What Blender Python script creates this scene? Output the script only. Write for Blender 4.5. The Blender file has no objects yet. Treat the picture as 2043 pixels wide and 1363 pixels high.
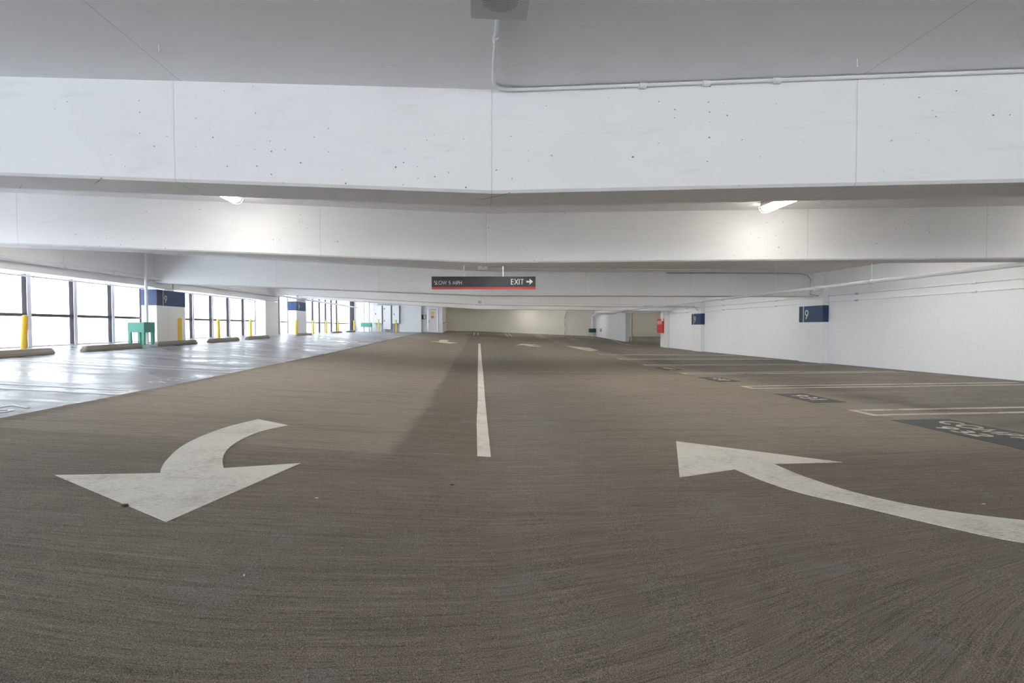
import bpy, bmesh, math, random, bisect
from mathutils import Vector, Matrix
from mathutils.geometry import delaunay_2d_cdt
random.seed(7)
C = bpy.context.scene
COL = C.collection
H = 1.15                     # eye height above the drive aisle

# ---------------------------------------------------------------- camera, sky, exposure
F_PX, VX, VY, IW, IH = 1000.0, 955.0, 653.0, 2043, 1363
pitch = math.atan((IH / 2 - VY) / F_PX)
yaw = math.atan((IW / 2 - VX) / F_PX * math.cos(pitch))
cam_d = bpy.data.cameras.new('camera')
cam = bpy.data.objects.new('camera', cam_d)
COL.objects.link(cam)
cam_d.sensor_fit = 'HORIZONTAL'
cam_d.sensor_width = 36.0
cam_d.lens = 36.0 * F_PX / IW
cam_d.clip_start, cam_d.clip_end = 0.05, 400
cam.location = (0, 0, H)
cam.rotation_euler = (math.pi / 2 - pitch, 0, -yaw)
C.camera = cam

world = bpy.data.worlds.new('sky')
C.world = world
world.use_nodes = True
bg = world.node_tree.nodes['Background']
bg.inputs['Color'].default_value = (0.90, 0.95, 1.0, 1)
bg.inputs['Strength'].default_value = 6.0
LAMP = 31.0
C.view_settings.view_transform = 'Standard'
C.view_settings.look = 'None'
C.view_settings.gamma = 1
C.view_settings.use_curve_mapping = False
C.view_settings.exposure = 0.33
C.cycles.use_denoising = True
C.cycles.use_adaptive_sampling = True
C.cycles.adaptive_threshold = 0.22
C.cycles.adaptive_min_samples = 20
C.cycles.max_bounces = 7
C.cycles.diffuse_bounces = 4
C.cycles.glossy_bounces = 3
C.cycles.transparent_max_bounces = 10
C.cycles.sample_clamp_indirect = 8

# ---------------------------------------------------------------- materials
def mat(name):
    m = bpy.data.materials.new(name)
    m.use_nodes = True
    nt = m.node_tree
    return m, nt, nt.nodes['Principled BSDF']

def nd(nt, typ, ins=None, **kw):
    n = nt.nodes.new(typ)
    for k, v in kw.items():
        setattr(n, k, v)
    for k, v in (ins or {}).items():
        if isinstance(v, bpy.types.NodeSocket):
            nt.links.new(v, n.inputs[k])
        else:
            n.inputs[k].default_value = v
    return n

def M2(nt, op, a, b=0.0, c=0.0):
    return nd(nt, 'ShaderNodeMath', {0: a, 1: b, 2: c}, operation=op).outputs[0]

def ss(nt, v, lo, hi):
    return nd(nt, 'ShaderNodeMapRange', {'Value': v, 'From Min': lo, 'From Max': hi}, interpolation_type='SMOOTHSTEP').outputs[0]

def band(nt, v, lo, hi, soft):
    return M2(nt, 'MULTIPLY', ss(nt, v, lo - soft, lo + soft), M2(nt, 'SUBTRACT', 1.0, ss(nt, v, hi - soft, hi + soft)))

def mixc(nt, f, a, b):
    n = nt.nodes.new('ShaderNodeMix')
    n.data_type = 'RGBA'
    for i, v in ((0, f), (6, a), (7, b)):
        if isinstance(v, bpy.types.NodeSocket):
            nt.links.new(v, n.inputs[i])
        else:
            n.inputs[i].default_value = v if i == 0 else (tuple(v) + (1,))[:4]
    return n.outputs[2]

def noise(nt, vec, scale, detail=4, rough=.55, dist=0.0):
    return nd(nt, 'ShaderNodeTexNoise', {'Vector': vec, 'Scale': scale, 'Detail': detail, 'Roughness': rough, 'Distortion': dist}).outputs['Fac']

def position(nt):
    return nd(nt, 'ShaderNodeNewGeometry').outputs['Position']

def mapping(nt, vec, scale=(1, 1, 1), rot=(0, 0, 0), loc=(0, 0, 0)):
    return nd(nt, 'ShaderNodeMapping', {'Vector': vec, 'Scale': scale, 'Rotation': rot, 'Location': loc}).outputs[0]

def srgb(r, g, b):
    f = lambda c: ((c / 255 + .055) / 1.055) ** 2.4 if c > 10 else c / 255 / 12.92
    return (f(r), f(g), f(b))

def bump(nt, bs, h, strength, dist=.01):
    b = nd(nt, 'ShaderNodeBump', {'Height': h, 'Strength': strength, 'Distance': dist})
    nt.links.new(b.outputs[0], bs.inputs['Normal'])

def simple(name, col, rough=.5, metal=0.0, var=.06, scale=6.0, spec=.5, emit=0.0):
    m, nt, bs = mat(name)
    p = position(nt)
    n = noise(nt, p, scale)
    c = mixc(nt, n, tuple(x * (1 - var) for x in col), tuple(min(1, x * (1 + var)) for x in col))
    nt.links.new(c, bs.inputs['Base Color'])
    bs.inputs['Roughness'].default_value = rough
    bs.inputs['Metallic'].default_value = metal
    bs.inputs['Specular IOR Level'].default_value = spec
    if emit:
        bs.inputs['Emission Color'].default_value = (1.0, .95, .86, 1)
        bs.inputs['Emission Strength'].default_value = emit
    return m

def concrete_paint(name, col, holes=.0, joints=(), fleck=.0, grime=0.0):
    """painted cast concrete: roller texture, bug holes, form joints at given X"""
    m, nt, bs = mat(name)
    p = position(nt)
    sep = nd(nt, 'ShaderNodeSeparateXYZ', {0: p})
    X, Y, Z = sep.outputs
    n1 = noise(nt, p, 1.3, 3)
    c = mixc(nt, n1, tuple(x * .95 for x in col), tuple(min(.92, x * 1.03) for x in col))
    n2 = noise(nt, mapping(nt, p, (.4, .4, 2.2)), 4.5, 3, .65)
    c = mixc(nt, M2(nt, 'MULTIPLY', ss(nt, n2, .56, .75), .10), c, (.42, .42, .44))
    h = M2(nt, 'MULTIPLY', noise(nt, p, 55, 1), .25)
    if holes:
        jx = M2(nt, 'MULTIPLY', noise(nt, p, 90, 1), .008)
        xz = nd(nt, 'ShaderNodeCombineXYZ', {0: M2(nt, 'ADD', X, M2(nt, 'ADD', jx, Y)), 1: M2(nt, 'SUBTRACT', Z, jx), 2: 0.0}).outputs[0]
        for sc, th in ((4.0, .020), (10.0, .036)):
            v = nd(nt, 'ShaderNodeTexVoronoi', {'Vector': xz, 'Scale': sc, 'Randomness': 1.0}, voronoi_dimensions='2D')
            rnd = nd(nt, 'ShaderNodeSeparateColor', {0: v.outputs['Color']}).outputs[0]
            rad = M2(nt, 'MULTIPLY', rnd, th * 4)
            clus = ss(nt, noise(nt, mapping(nt, p, (1, 1, 1), (0, 0, 0), (sc, 0, 0)), .9, 3), .46, .58)
            hole = M2(nt, 'MULTIPLY', M2(nt, 'LESS_THAN', v.outputs['Distance'], M2(nt, 'SUBTRACT', rad, th * 2.4)), clus)
            c = mixc(nt, M2(nt, 'MULTIPLY', hole, holes), c, (.13, .12, .11))
            h = M2(nt, 'SUBTRACT', h, hole)
    for x in joints:
        xx = M2(nt, 'ADD', X, M2(nt, 'MULTIPLY', M2(nt, 'SUBTRACT', noise(nt, p, 8, 3), .5), .012))
        d = M2(nt, 'ABSOLUTE', M2(nt, 'SUBTRACT', xx, x))
        ln = M2(nt, 'LESS_THAN', d, .004)
        c = mixc(nt, M2(nt, 'MULTIPLY', ln, .30), c, (.25, .25, .26))
        h = M2(nt, 'SUBTRACT', h, M2(nt, 'MULTIPLY', ss(nt, d, .02, .0), 1.0))
    if grime:
        g = ss(nt, noise(nt, mapping(nt, p, (1, 4, 1)), 3, 6, .7), .58, .75)
        c = mixc(nt, M2(nt, 'MULTIPLY', g, grime), c, (.30, .27, .24))
    if fleck:
        g = ss(nt, noise(nt, p, 26, 2), .72, .78)
        c = mixc(nt, M2(nt, 'MULTIPLY', g, fleck), c, (.9, .9, .9))
        h = M2(nt, 'ADD', h, g)
    nt.links.new(c, bs.inputs['Base Color'])
    bs.inputs['Roughness'].default_value = .62
    bs.inputs['Specular IOR Level'].default_value = .35
    bump(nt, bs, h, .35, .004)
    return m

WH = (.875, .88, .895)
CEILC = (.87, .87, .885)
m_beam1 = concrete_paint('painted_beam_concrete_near', WH, .85, (-2.33, .1, 2.65))
m_beam2 = concrete_paint('painted_beam_concrete_second', WH, .85, (-6.9, -2.42, .12, 4.9, 7.4))
m_beam = concrete_paint('painted_beam_concrete', WH, .6, (-6.2, -3.1, .1, 3.4, 6.8))
m_ceil = concrete_paint('painted_ceiling_concrete', CEILC, 0, (-7.1, -2.27, 2.68, 7.6), .5, .12)
m_wall = concrete_paint('painted_wall', (.86, .87, .885), .2)
m_cream = concrete_paint('cream_painted_wall', (.82, .81, .745), .1)
m_col = concrete_paint('painted_column', (.85, .85, .84), .2)

def block_wall():
    m, nt, bs = mat('painted_block_wall')
    p = position(nt)
    sep = nd(nt, 'ShaderNodeSeparateXYZ', {0: p})
    yz = nd(nt, 'ShaderNodeCombineXYZ', {0: sep.outputs[1], 1: sep.outputs[2]}).outputs[0]
    br = nd(nt, 'ShaderNodeTexBrick', {'Vector': yz, 'Scale': 1.0, 'Color1': (1, 1, 1, 1), 'Color2': (1, 1, 1, 1), 'Mortar': (0, 0, 0, 1), 'Mortar Size': .008, 'Mortar Smooth': .6, 'Brick Width': .40, 'Row Height': .2}, offset=.5)
    f = M2(nt, 'SUBTRACT', 1.0, br.outputs['Fac'])
    k = noise(nt, mapping(nt, p, (1, .25, 1)), 1.2, 4)
    k = ss(nt, k, .35, .65)
    c = mixc(nt, noise(nt, p, .9, 4), (.85, .87, .90), (.88, .895, .92))
    c = mixc(nt, M2(nt, 'MULTIPLY', M2(nt, 'MULTIPLY', br.outputs['Fac'], k), .09), c, (.50, .50, .50))
    nt.links.new(c, bs.inputs['Base Color'])
    bs.inputs['Roughness'].default_value = .55
    h = M2(nt, 'ADD', M2(nt, 'MULTIPLY', f, M2(nt, 'ADD', M2(nt, 'MULTIPLY', k, .8), .2)), M2(nt, 'MULTIPLY', noise(nt, p, 30, 4), .4))
    bump(nt, bs, h, .22, .005)
    return m
m_block = block_wall()

XL, XR = -4.55, 4.95          # edges of the drive aisle
def floor_mat():
    m, nt, bs = mat('broom_finished_floor')
    p = position(nt)
    X, Y, Z = nd(nt, 'ShaderNodeSeparateXYZ', {0: p}).outputs
    # broom strokes run across the aisle and swing round close to the camera
    sw = ss(nt, Y, 3.3, 1.7)
    g = M2(nt, 'ADD', M2(nt, 'MULTIPLY', X, .17), M2(nt, 'MULTIPLY', M2(nt, 'MULTIPLY', X, X), .12))
    ys = M2(nt, 'SUBTRACT', Y, M2(nt, 'MULTIPLY', sw, g))
    ys = M2(nt, 'ADD', ys, M2(nt, 'MULTIPLY', noise(nt, p, .7, 2), .06))
    q = nd(nt, 'ShaderNodeCombineXYZ', {0: X, 1: ys, 2: 0.0}).outputs[0]
    br1 = noise(nt, mapping(nt, q, (4.5, 150, 1)), 1.0, 3, .7)
    br2 = noise(nt, mapping(nt, q, (1.0, 34, 1)), 1.0, 3, .65)
    br3 = noise(nt, mapping(nt, q, (.3, 4.0, 1)), 1.0, 4, .7)
    grit = noise(nt, p, 240, 1, .7)
    blot = noise(nt, p, .8, 3, .6)
    blot2 = noise(nt, p, 3.2, 4, .65)
    base = mixc(nt, blot, srgb(119, 109, 100), srgb(138, 128, 117))
    # lanes between the tyre tracks are paler
    wx = M2(nt, 'ADD', X, M2(nt, 'MULTIPLY', M2(nt, 'SUBTRACT', noise(nt, mapping(nt, p, (1, .4, 1)), 1.6, 5), .5), .32))
    far = ss(nt, Y, 3.9, 4.6)
    lane = M2(nt, 'ADD', band(nt, wx, -4.4, -.75, .10), band(nt, wx, 2.1, 5.6, 1.0))
    base = mixc(nt, M2(nt, 'MULTIPLY', M2(nt, 'MULTIPLY', lane, far), .66), base, srgb(161, 151, 139))
    # darker worn strip left of the centre stripe, cooler one right of it
    strip = M2(nt, 'MULTIPLY', band(nt, wx, -.72, .02, .05), band(nt, Y, 4.2, 15, .8))
    base = mixc(nt, M2(nt, 'MULTIPLY', strip, .55), base, srgb(106, 95, 86))
    strip2 = M2(nt, 'MULTIPLY', band(nt, wx, .1, 1.3, .3), band(nt, Y, 4.6, 22, 1.4))
    base = mixc(nt, M2(nt, 'MULTIPLY', strip2, .6), base, srgb(118, 116, 116))
    # pour seams
    for yy, x0, x1, s in ((4.30, -4.5, -.6, -.09), (12.4, -.5, 9.0, -.08)):
        d = M2(nt, 'SUBTRACT', Y, M2(nt, 'ADD', M2(nt, 'MULTIPLY', X, s), yy))
        ln = M2(nt, 'MULTIPLY', band(nt, d, -.35, .0, .012), band(nt, X, x0, x1, .3))
        base = mixc(nt, M2(nt, 'MULTIPLY', ln, .22), base, srgb(92, 84, 76))
    ed = M2(nt, 'ABSOLUTE', M2(nt, 'SUBTRACT', X, XR))
    base = mixc(nt, M2(nt, 'MULTIPLY', ss(nt, ed, .025, .0), .55), base, srgb(70, 62, 55))
    # stalls on the right: trowelled, greyer, with wide sweeping marks
    tr = noise(nt, mapping(nt, p, (.35, 1.1, 1), (0, 0, .25)), 1.7, 5, .68, .8)
    rst = mixc(nt, ss(nt, tr, .35, .66), srgb(98, 93, 90), srgb(146, 139, 133))
    inR = M2(nt, 'GREATER_THAN', X, XR)
    base = mixc(nt, inR, base, rst)
    rim = M2(nt, 'MULTIPLY', band(nt, X, XR, XR + .75, .25), .6)
    base = mixc(nt, rim, base, srgb(160, 150, 134))
    # stalls on the left: sealed glossy coat
    lst = mixc(nt, ss(nt, tr, .35, .66), srgb(88, 91, 102), srgb(132, 135, 148))
    xj = M2(nt, 'ADD', X, M2(nt, 'MULTIPLY', M2(nt, 'SUBTRACT', noise(nt, p, 3, 4), .5), .08))
    inL = M2(nt, 'LESS_THAN', xj, XL)
    base = mixc(nt, inL, base, lst)
    br = M2(nt, 'ADD', M2(nt, 'MULTIPLY', br1, .6), M2(nt, 'MULTIPLY', br2, .4))
    dk = M2(nt, 'MULTIPLY', ss(nt, br, .53, .36), .52)
    dk = M2(nt, 'MULTIPLY', dk, M2(nt, 'SUBTRACT', 1.0, M2(nt, 'MULTIPLY', inL, .9)))
    base = mixc(nt, dk, base, srgb(62, 54, 48))
    base = mixc(nt, M2(nt, 'MULTIPLY', ss(nt, br, .52, .66), .27), base, srgb(190, 182, 170))
    base = mixc(nt, M2(nt, 'MULTIPLY', ss(nt, br3, .51, .64), .22), base, srgb(84, 74, 66))
    base = mixc(nt, M2(nt, 'MULTIPLY', ss(nt, blot2, .56, .74), .22), base, srgb(90, 82, 76))
    cool = ss(nt, noise(nt, mapping(nt, p, (1, 1, 1), (0, 0, 0), (7, 3, 0)), 2.4, 4, .6), .55, .70)
    base = mixc(nt, M2(nt, 'MULTIPLY', cool, .30), base, srgb(140, 134, 138))
    base = mixc(nt, M2(nt, 'MULTIPLY', ss(nt, grit, .55, .66), .62), base, srgb(52, 46, 42))
    base = mixc(nt, M2(nt, 'MULTIPLY', ss(nt, grit, .45, .34), .40), base, srgb(196, 190, 178))
    nt.links.new(base, bs.inputs['Base Color'])
    # gloss
    rl = nd(nt, 'ShaderNodeMapRange', {'Value': tr, 'From Min': .35, 'From Max': .68, 'To Min': .22, 'To Max': .52}).outputs[0]
    rr = nd(nt, 'ShaderNodeMapRange', {'Value': tr, 'From Min': .35, 'From Max': .68, 'To Min': .5, 'To Max': .75}).outputs[0]
    fx = lambda a, b, t: M2(nt, 'ADD', M2(nt, 'MULTIPLY', a, M2(nt, 'SUBTRACT', 1.0, t)), M2(nt, 'MULTIPLY', b, t))
    r = fx(fx(.88, rr, inR), rl, inL)
    nt.links.new(r, bs.inputs['Roughness'])
    nt.links.new(fx(.20, .30, inL), bs.inputs['Specular IOR Level'])
    hb = M2(nt, 'ADD', br, M2(nt, 'MULTIPLY', grit, .5))
    hl = M2(nt, 'MULTIPLY', tr, 1.6)
    h = fx(hb, hl, M2(nt, 'MAXIMUM', inL, M2(nt, 'MULTIPLY', inR, .6)))
    st = fx(.55, .16, inL)
    b = nd(nt, 'ShaderNodeBump', {'Height': h, 'Strength': st, 'Distance': .008})
    nt.links.new(b.outputs[0], bs.inputs['Normal'])
    return m
m_floor = floor_mat()

def road_paint(name, col, wear=.5, rough=.7):
    m, nt, bs = mat(name)
    p = position(nt)
    g = noise(nt, mapping(nt, p, (26, 150, 26)), 1.0, 5, .75)
    b = noise(nt, p, 2.6, 5, .65)
    gg = M2(nt, 'ADD', M2(nt, 'MULTIPLY', g, .6), M2(nt, 'MULTIPLY', b, .4))
    c = mixc(nt, b, tuple(x * .84 for x in col), col)
    c = mixc(nt, M2(nt, 'MULTIPLY', ss(nt, gg, .47, .62), wear), c, srgb(128, 119, 108))
    nt.links.new(c, bs.inputs['Base Color'])
    bs.inputs['Roughness'].default_value = rough
    bump(nt, bs, g, .3, .003)
    return m
m_paint = road_paint('white_road_paint', srgb(238, 234, 226), .55)
m_line = road_paint('stall_line_paint', srgb(222, 214, 200), .9)
m_faint = road_paint('worn_stall_line_paint', srgb(188, 190, 198), .9, .35)
m_pad = road_paint('dark_grey_pad_paint', srgb(74, 77, 83), .2)

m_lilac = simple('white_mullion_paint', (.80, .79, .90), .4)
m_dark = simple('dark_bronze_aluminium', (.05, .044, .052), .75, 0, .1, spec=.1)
m_trans = simple('grey_transom_aluminium', (.13, .12, .14), .7, 0, .1, spec=.1)
m_pipe = simple('white_painted_pipe', (.80, .81, .83), .42)
m_hook = simple('white_painted_metal', (.78, .78, .80), .45)
m_speaker = simple('speaker_enamel', (.62, .62, .63), .45)
m_grey = simple('galvanised_steel', (.50, .50, .50), .45, .3)
m_yellow = simple('yellow_bollard_paint', (.74, .48, .05), .45)
m_green = simple('green_enamel', (.075, .30, .225), .45)
m_dgreen = simple('dark_green_enamel', (.012, .075, .045), .45)
m_red = simple('red_enamel', (.62, .022, .018), .4)
m_blue = simple('blue_wall_paint', (.010, .038, .125), .45, 0, .05)
m_blued = simple('dark_blue_wall_paint', (.008, .028, .085), .45)
m_white = simple('white_lettering', (.62, .63, .64), .5)
m_sign = simple('charcoal_sign_panel', (.022, .022, .030), .4)
m_signred = simple('red_sign_strip', (.42, .04, .045), .45)
m_stop = concrete_paint('bare_concrete_wheel_stop', (.235, .215, .19), .8, (), .0, .35)
m_cab = simple('white_cabinet_enamel', (.80, .81, .82), .35)
m_door = simple('white_door_paint', (.80, .80, .82), .4)
m_black = simple('black_plastic', (.02, .02, .02), .4)
m_ylab = simple('yellow_notice', (.75, .62, .22), .5)
m_olab = simple('orange_notice', (.75, .28, .12), .5)
m_lamp = simple('lamp_diffuser', (.9, .9, .88), .4, emit=LAMP)
m_wire = simple('white_wire', (.75, .74, .70), .4)
m_house = simple('lamp_housing', (.35, .33, .30), .5)
m_slab = simple('outside_paving', (.6, .6, .6), .8)

def glass():
    m, nt, bs = mat('clear_window_glass')
    nt.nodes.remove(bs)
    out = nt.nodes['Material Output']
    tr = nd(nt, 'ShaderNodeBsdfTransparent', {'Color': (.96, .98, .99, 1)})
    gl = nd(nt, 'ShaderNodeBsdfGlossy', {'Color': (1, 1, 1, 1), 'Roughness': .02})
    fac = nd(nt, 'ShaderNodeLayerWeight', {'Blend': .5}).outputs['Facing']
    fr = M2(nt, 'ADD', M2(nt, 'MULTIPLY', M2(nt, 'POWER', fac, 5.0), .5), .03)
    mx = nd(nt, 'ShaderNodeMixShader', {0: fr})
    nt.links.new(tr.outputs[0], mx.inputs[1])
    nt.links.new(gl.outputs[0], mx.inputs[2])
    nt.links.new(mx.outputs[0], out.inputs[0])
    return m
m_glass = glass()

# ---------------------------------------------------------------- builders (z measured from eye level, H added on build)
class MB:
    def __init__(s):
        s.v, s.f = [], []
    def quad_box(s, p):                       # eight corners: bottom 4 then top 4
        n = len(s.v)
        s.v += [tuple(q) for q in p]
        for f in ((3, 2, 1, 0), (4, 5, 6, 7), (0, 1, 5, 4), (1, 2, 6, 5), (2, 3, 7, 6), (3, 0, 4, 7)):
            s.f.append([n + i for i in f])
        return s
    def box(s, x0, x1, y0, y1, z0, z1):
        return s.quad_box([(x0, y0, z0), (x1, y0, z0), (x1, y1, z0), (x0, y1, z0), (x0, y0, z1), (x1, y0, z1), (x1, y1, z1), (x0, y1, z1)])
    def tube(s, pts, r, n=12):
        pts = [Vector(p) for p in pts]
        base = len(s.v)
        up = None
        rings = []
        for i, p in enumerate(pts):
            if i == 0: d = pts[1] - p
            elif i == len(pts) - 1: d = p - pts[i - 1]
            else: d = (pts[i + 1] - p).normalized() + (p - pts[i - 1]).normalized()
            d.normalize()
            if up is None:
                a = Vector((0, 0, 1)) if abs(d.z) < .9 else Vector((1, 0, 0))
            else: a = up
            u = (a - d * a.dot(d)).normalized()
            up = u
            w = d.cross(u)
            rr = r[i] if isinstance(r, (list, tuple)) else r
            rings.append(len(s.v))
            for k in range(n):
                t = 2 * math.pi * k / n
                s.v.append(tuple(p + (u * math.cos(t) + w * math.sin(t)) * rr))
        for a, b in zip(rings, rings[1:]):
            for k in range(n):
                s.f.append([a + k, a + (k + 1) % n, b + (k + 1) % n, b + k])
        s.f.append([rings[0] + k for k in range(n)][::-1])
        s.f.append([rings[-1] + k for k in range(n)])
        return s
    def prism_y(s, prof, y0, y1):             # prof: (x, z) list, extruded along y
        n = len(s.v); k = len(prof)
        s.v += [(x, y0, z) for x, z in prof] + [(x, y1, z) for x, z in prof]
        s.f.append([n + i for i in range(k)][::-1]); s.f.append([n + k + i for i in range(k)])
        for i in range(k):
            s.f.append([n + i, n + (i + 1) % k, n + k + (i + 1) % k, n + k + i])
        return s
    def build(s, name, m, parent=None, origin=None, smooth=False, bevel=0.0):
        me = bpy.data.meshes.new(name)
        if parent is not None:
            o0 = Vector(parent['_o'])
        else:
            if origin is None:
                xs = [v[0] for v in s.v]; ys = [v[1] for v in s.v]; zs = [v[2] for v in s.v]
                origin = ((min(xs) + max(xs)) / 2, (min(ys) + max(ys)) / 2, min(zs))
            o0 = Vector(origin)
        me.from_pydata([tuple(Vector(v) - o0) for v in s.v], [], s.f)
        bm = bmesh.new(); bm.from_mesh(me)
        bmesh.ops.recalc_face_normals(bm, faces=bm.faces)
        bm.to_mesh(me); bm.free()
        if smooth:
            for p in me.polygons: p.use_smooth = True
            try: me.set_sharp_from_angle(angle=.7)
            except Exception: pass
        me.materials.append(m)
        o = bpy.data.objects.new(name, me)
        COL.objects.link(o)
        o['_o'] = tuple(o0)
        if parent is not None: o.parent = parent
        else: o.location = (o0.x, o0.y, o0.z + H)
        if bevel:
            b = o.modifiers.new('bevel', 'BEVEL'); b.width = bevel; b.segments = 2; b.limit_method = 'ANGLE'
        return o

def thing(name, label, cat, loc, group=None, kind=None):
    o = bpy.data.objects.new(name, None)
    o.empty_display_size = .1
    COL.objects.link(o)
    o.location = (loc[0], loc[1], loc[2] + H)
    o['_o'] = tuple(loc)
    return tag(o, label, cat, group, kind)

def tag(o, label=None, cat=None, group=None, kind=None):
    if label: o['label'] = label
    if cat: o['category'] = cat
    if group: o['group'] = group
    if kind: o['kind'] = kind
    return o

# ---------------------------------------------------------------- the lie of the slab
XK = [-10.35, -4.7, 0.1, 11.0, 20.0]
YK = [-8, 0, 8, 16, 24, 32, 41, 47]
ZK = [[-.55, -.52, -.48, -.43, -.385, -.365, -.35, -.34],
      [-.87, -.86, -.85, -.77, -.64, -.52, -.42, -.30],
      [-1.15, -1.15, -1.15, -1.13, -1.04, -.87, -.60, -.40],
      [-1.05, -1.05, -1.08, -1.155, -1.20, -1.20, -1.0, -.86],
      [-1.05, -1.05, -1.08, -1.155, -1.20, -1.20, -1.0, -.92]]
def fz(x, y):
    x = min(max(x, XK[0]), XK[-1]); y = min(max(y, YK[0]), YK[-1])
    i = min(max(bisect.bisect_right(XK, x) - 1, 0), len(XK) - 2); j = min(max(bisect.bisect_right(YK, y) - 1, 0), len(YK) - 2)
    s = (x - XK[i]) / (XK[i + 1] - XK[i]); t = (y - YK[j]) / (YK[j + 1] - YK[j])
    a, b = ZK[i], ZK[i + 1]
    return (a[j] * (1 - t) + a[j + 1] * t) * (1 - s) + (b[j] * (1 - t) + b[j + 1] * t) * s
def lerp_tab(tab, y):
    if y <= tab[0][0]: return tab[0][1]
    for (a, va), (b, vb) in zip(tab, tab[1:]):
        if y <= b: return va + (vb - va) * (y - a) / (b - a)
    return tab[-1][1]
def cz(x, y):
    s = lerp_tab([(4, .052), (8, .036), (16, .045)], y)
    return 1.76 + s * max(0, .1 - x)

def grid_slab(xs, ys, fn, thick, name, m):
    b = MB()
    nx, ny = len(xs), len(ys)
    for y in ys:
        for x in xs: b.v.append((x, y, fn(x, y)))
    for y in ys:
        for x in xs: b.v.append((x, y, fn(x, y) + thick))
    N = nx * ny
    for j in range(ny - 1):
        for i in range(nx - 1):
            a = j * nx + i
            b.f.append([a, a + 1, a + nx + 1, a + nx])
            b.f.append([N + a, N + a + nx, N + a + nx + 1, N + a + 1])
    edge = [(i, i + 1) for i in range(nx - 1)] + [((ny - 1) * nx + i + 1, (ny - 1) * nx + i) for i in range(nx - 1)]
    edge += [((j + 1) * nx, j * nx) for j in range(ny - 1)] + [(j * nx + nx - 1, (j + 1) * nx + nx - 1) for j in range(ny - 1)]
    for a, c in edge: b.f.append([a, c, N + c, N + a])
    return b.build(name, m)

def rng(a, b, st, extra=()):
    n = max(1, round((b - a) / st))
    return sorted(set([round(a + (b - a) * i / n, 4) for i in range(n + 1)] + [e for e in extra if a <= e <= b]))

FX = rng(-10.9, 20, .5, XK); FY = rng(-8, 48, .5, YK)
tag(grid_slab(FX, FY, fz, -.25, 'floor', m_floor), kind='structure')
tag(grid_slab(rng(-10.9, 20, 1, [.1]), rng(-8, 48, 1, [4, 16]), cz, .25, 'ceiling', m_ceil), kind='structure')

# ---------------------------------------------------------------- ceiling beams
def beam(lab, yl, yk, yr, zsl, zk, zsr, m, xl=-9.76, xr=11.06, w=.45, ck=.02):
    """yl,yr: change of front y per metre of x away from the fold; zsl: rise per metre to the left"""
    b = MB()
    xs = [xl + (.1 - xl) * i / 8 for i in range(9)] + [.1 + (xr - .1) * i / 8 for i in range(1, 9)]
    rings = []
    for x in xs:
        dx = x - .1
        y = yk + (yl if dx < 0 else yr) * dx
        z = zk + (-zsl * dx if dx < 0 else zsr * dx)
        t = cz(x, y) + .02
        prof = [(y, t), (y, z + ck), (y + ck, z), (y + w - ck, z), (y + w, z + ck), (y + w, cz(x, y + w) + .02)]
        rings.append(len(b.v))
        b.v += [(x, p, q) for p, q in prof]
    k = 6
    for a, c in zip(rings, rings[1:]):
        for i in range(k):
            b.f.append([a + i, a + (i + 1) % k, c + (i + 1) % k, c + i])
    b.f.append([rings[0] + i for i in range(k)]); b.f.append([rings[-1] + i for i in range(k)][::-1])
    o = b.build('ceiling_beam', m)
    tag(o, lab, 'beam', 'white concrete beams crossing the ceiling')
    return o
beam('white painted concrete ceiling beam nearest the camera, spanning the full width', -.120, 3.765, -.147, .051, 1.0, 0, m_beam1)
beam('second white concrete ceiling beam, lit by the two caged tube lights', -.03, 7.83, -.13, .035, 1.0, 0, m_beam2)
beam('third ceiling beam from the front, right behind the hanging exit sign', 0, 15.9, -.022, .0355, 1.0, 0, m_beam)
beam('fourth ceiling beam, small junction box near its middle', 0, 24.05, 0, .048, 1.07, -.01, m_beam)
beam('farthest narrow-looking ceiling beam before the cream end wall', 0, 28.0, 0, .060, 1.0, -.007, m_beam)

# ---------------------------------------------------------------- walls
def wall(name, m, *boxes):
    b = MB()
    for x in boxes: b.box(*x)
    return tag(b.build(name, m), kind='structure')
wall('wall_right', m_block, (11.06, 11.4, -8, 29.9, -1.6, 1.9))
wall('wall_side_far_right', m_block, (10.98, 11.28, 36.95, 47.0, -1.4, 1.9))
wall('wall_back', m_cream, (-3.0, 20.2, 47.0, 47.3, -1.3, 2.1))
wall('wall_outer_right', m_cream, (20.0, 20.3, -8, 47.3, -1.4, 1.9))
wall('wall_behind_right', m_block, (11.4, 20.0, 24.0, 24.2, -1.4, 1.9))
wall('wall_rear_baffle', m_wall, (-10.9, 20.3, -8.2, -8.0, -1.4, .15), (-10.9, 20.3, -8.2, -8.0, 1.55, 2.6))  # unseen wall added to cut the light from behind, slot left open
# stair block at the far left
wall('wall_stair_block', m_wall, (-10.6, -6.42, 42.05, 42.3, -.8, 2.4), (-6.42, -4.72, 41.75, 42.3, -.8, 2.3),
     (-4.72, -4.28, 42.05, 42.3, -.8, 2.2), (-4.28, -3.36, 42.05, 42.3, 1.50, 2.2), (-3.36, -3.0, 42.05, 42.3, -.8, 2.2))
wall('wall_stair_side', m_cream, (-3.25, -2.98, 42.3, 47.0, -.8, 2.2))
# deep edge beam over the windows
b = MB()
for y0, y1 in ((-8, 25.22),):
    b.quad_box([(-10.75, y0, 1.18), (-9.76, y0, 1.15), (-9.76, y1, 1.24), (-10.75, y1, 1.25), (-10.75, y0, 2.5), (-9.76, y0, 2.45), (-9.76, y1, 2.4), (-10.75, y1, 2.45)])
tag(b.build('wall_spandrel_left', m_beam), kind='structure')
wall('trim_1', m_beam, (-10.75, -10.3, 25.22, 42.2, 2.12, 2.5))

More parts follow.
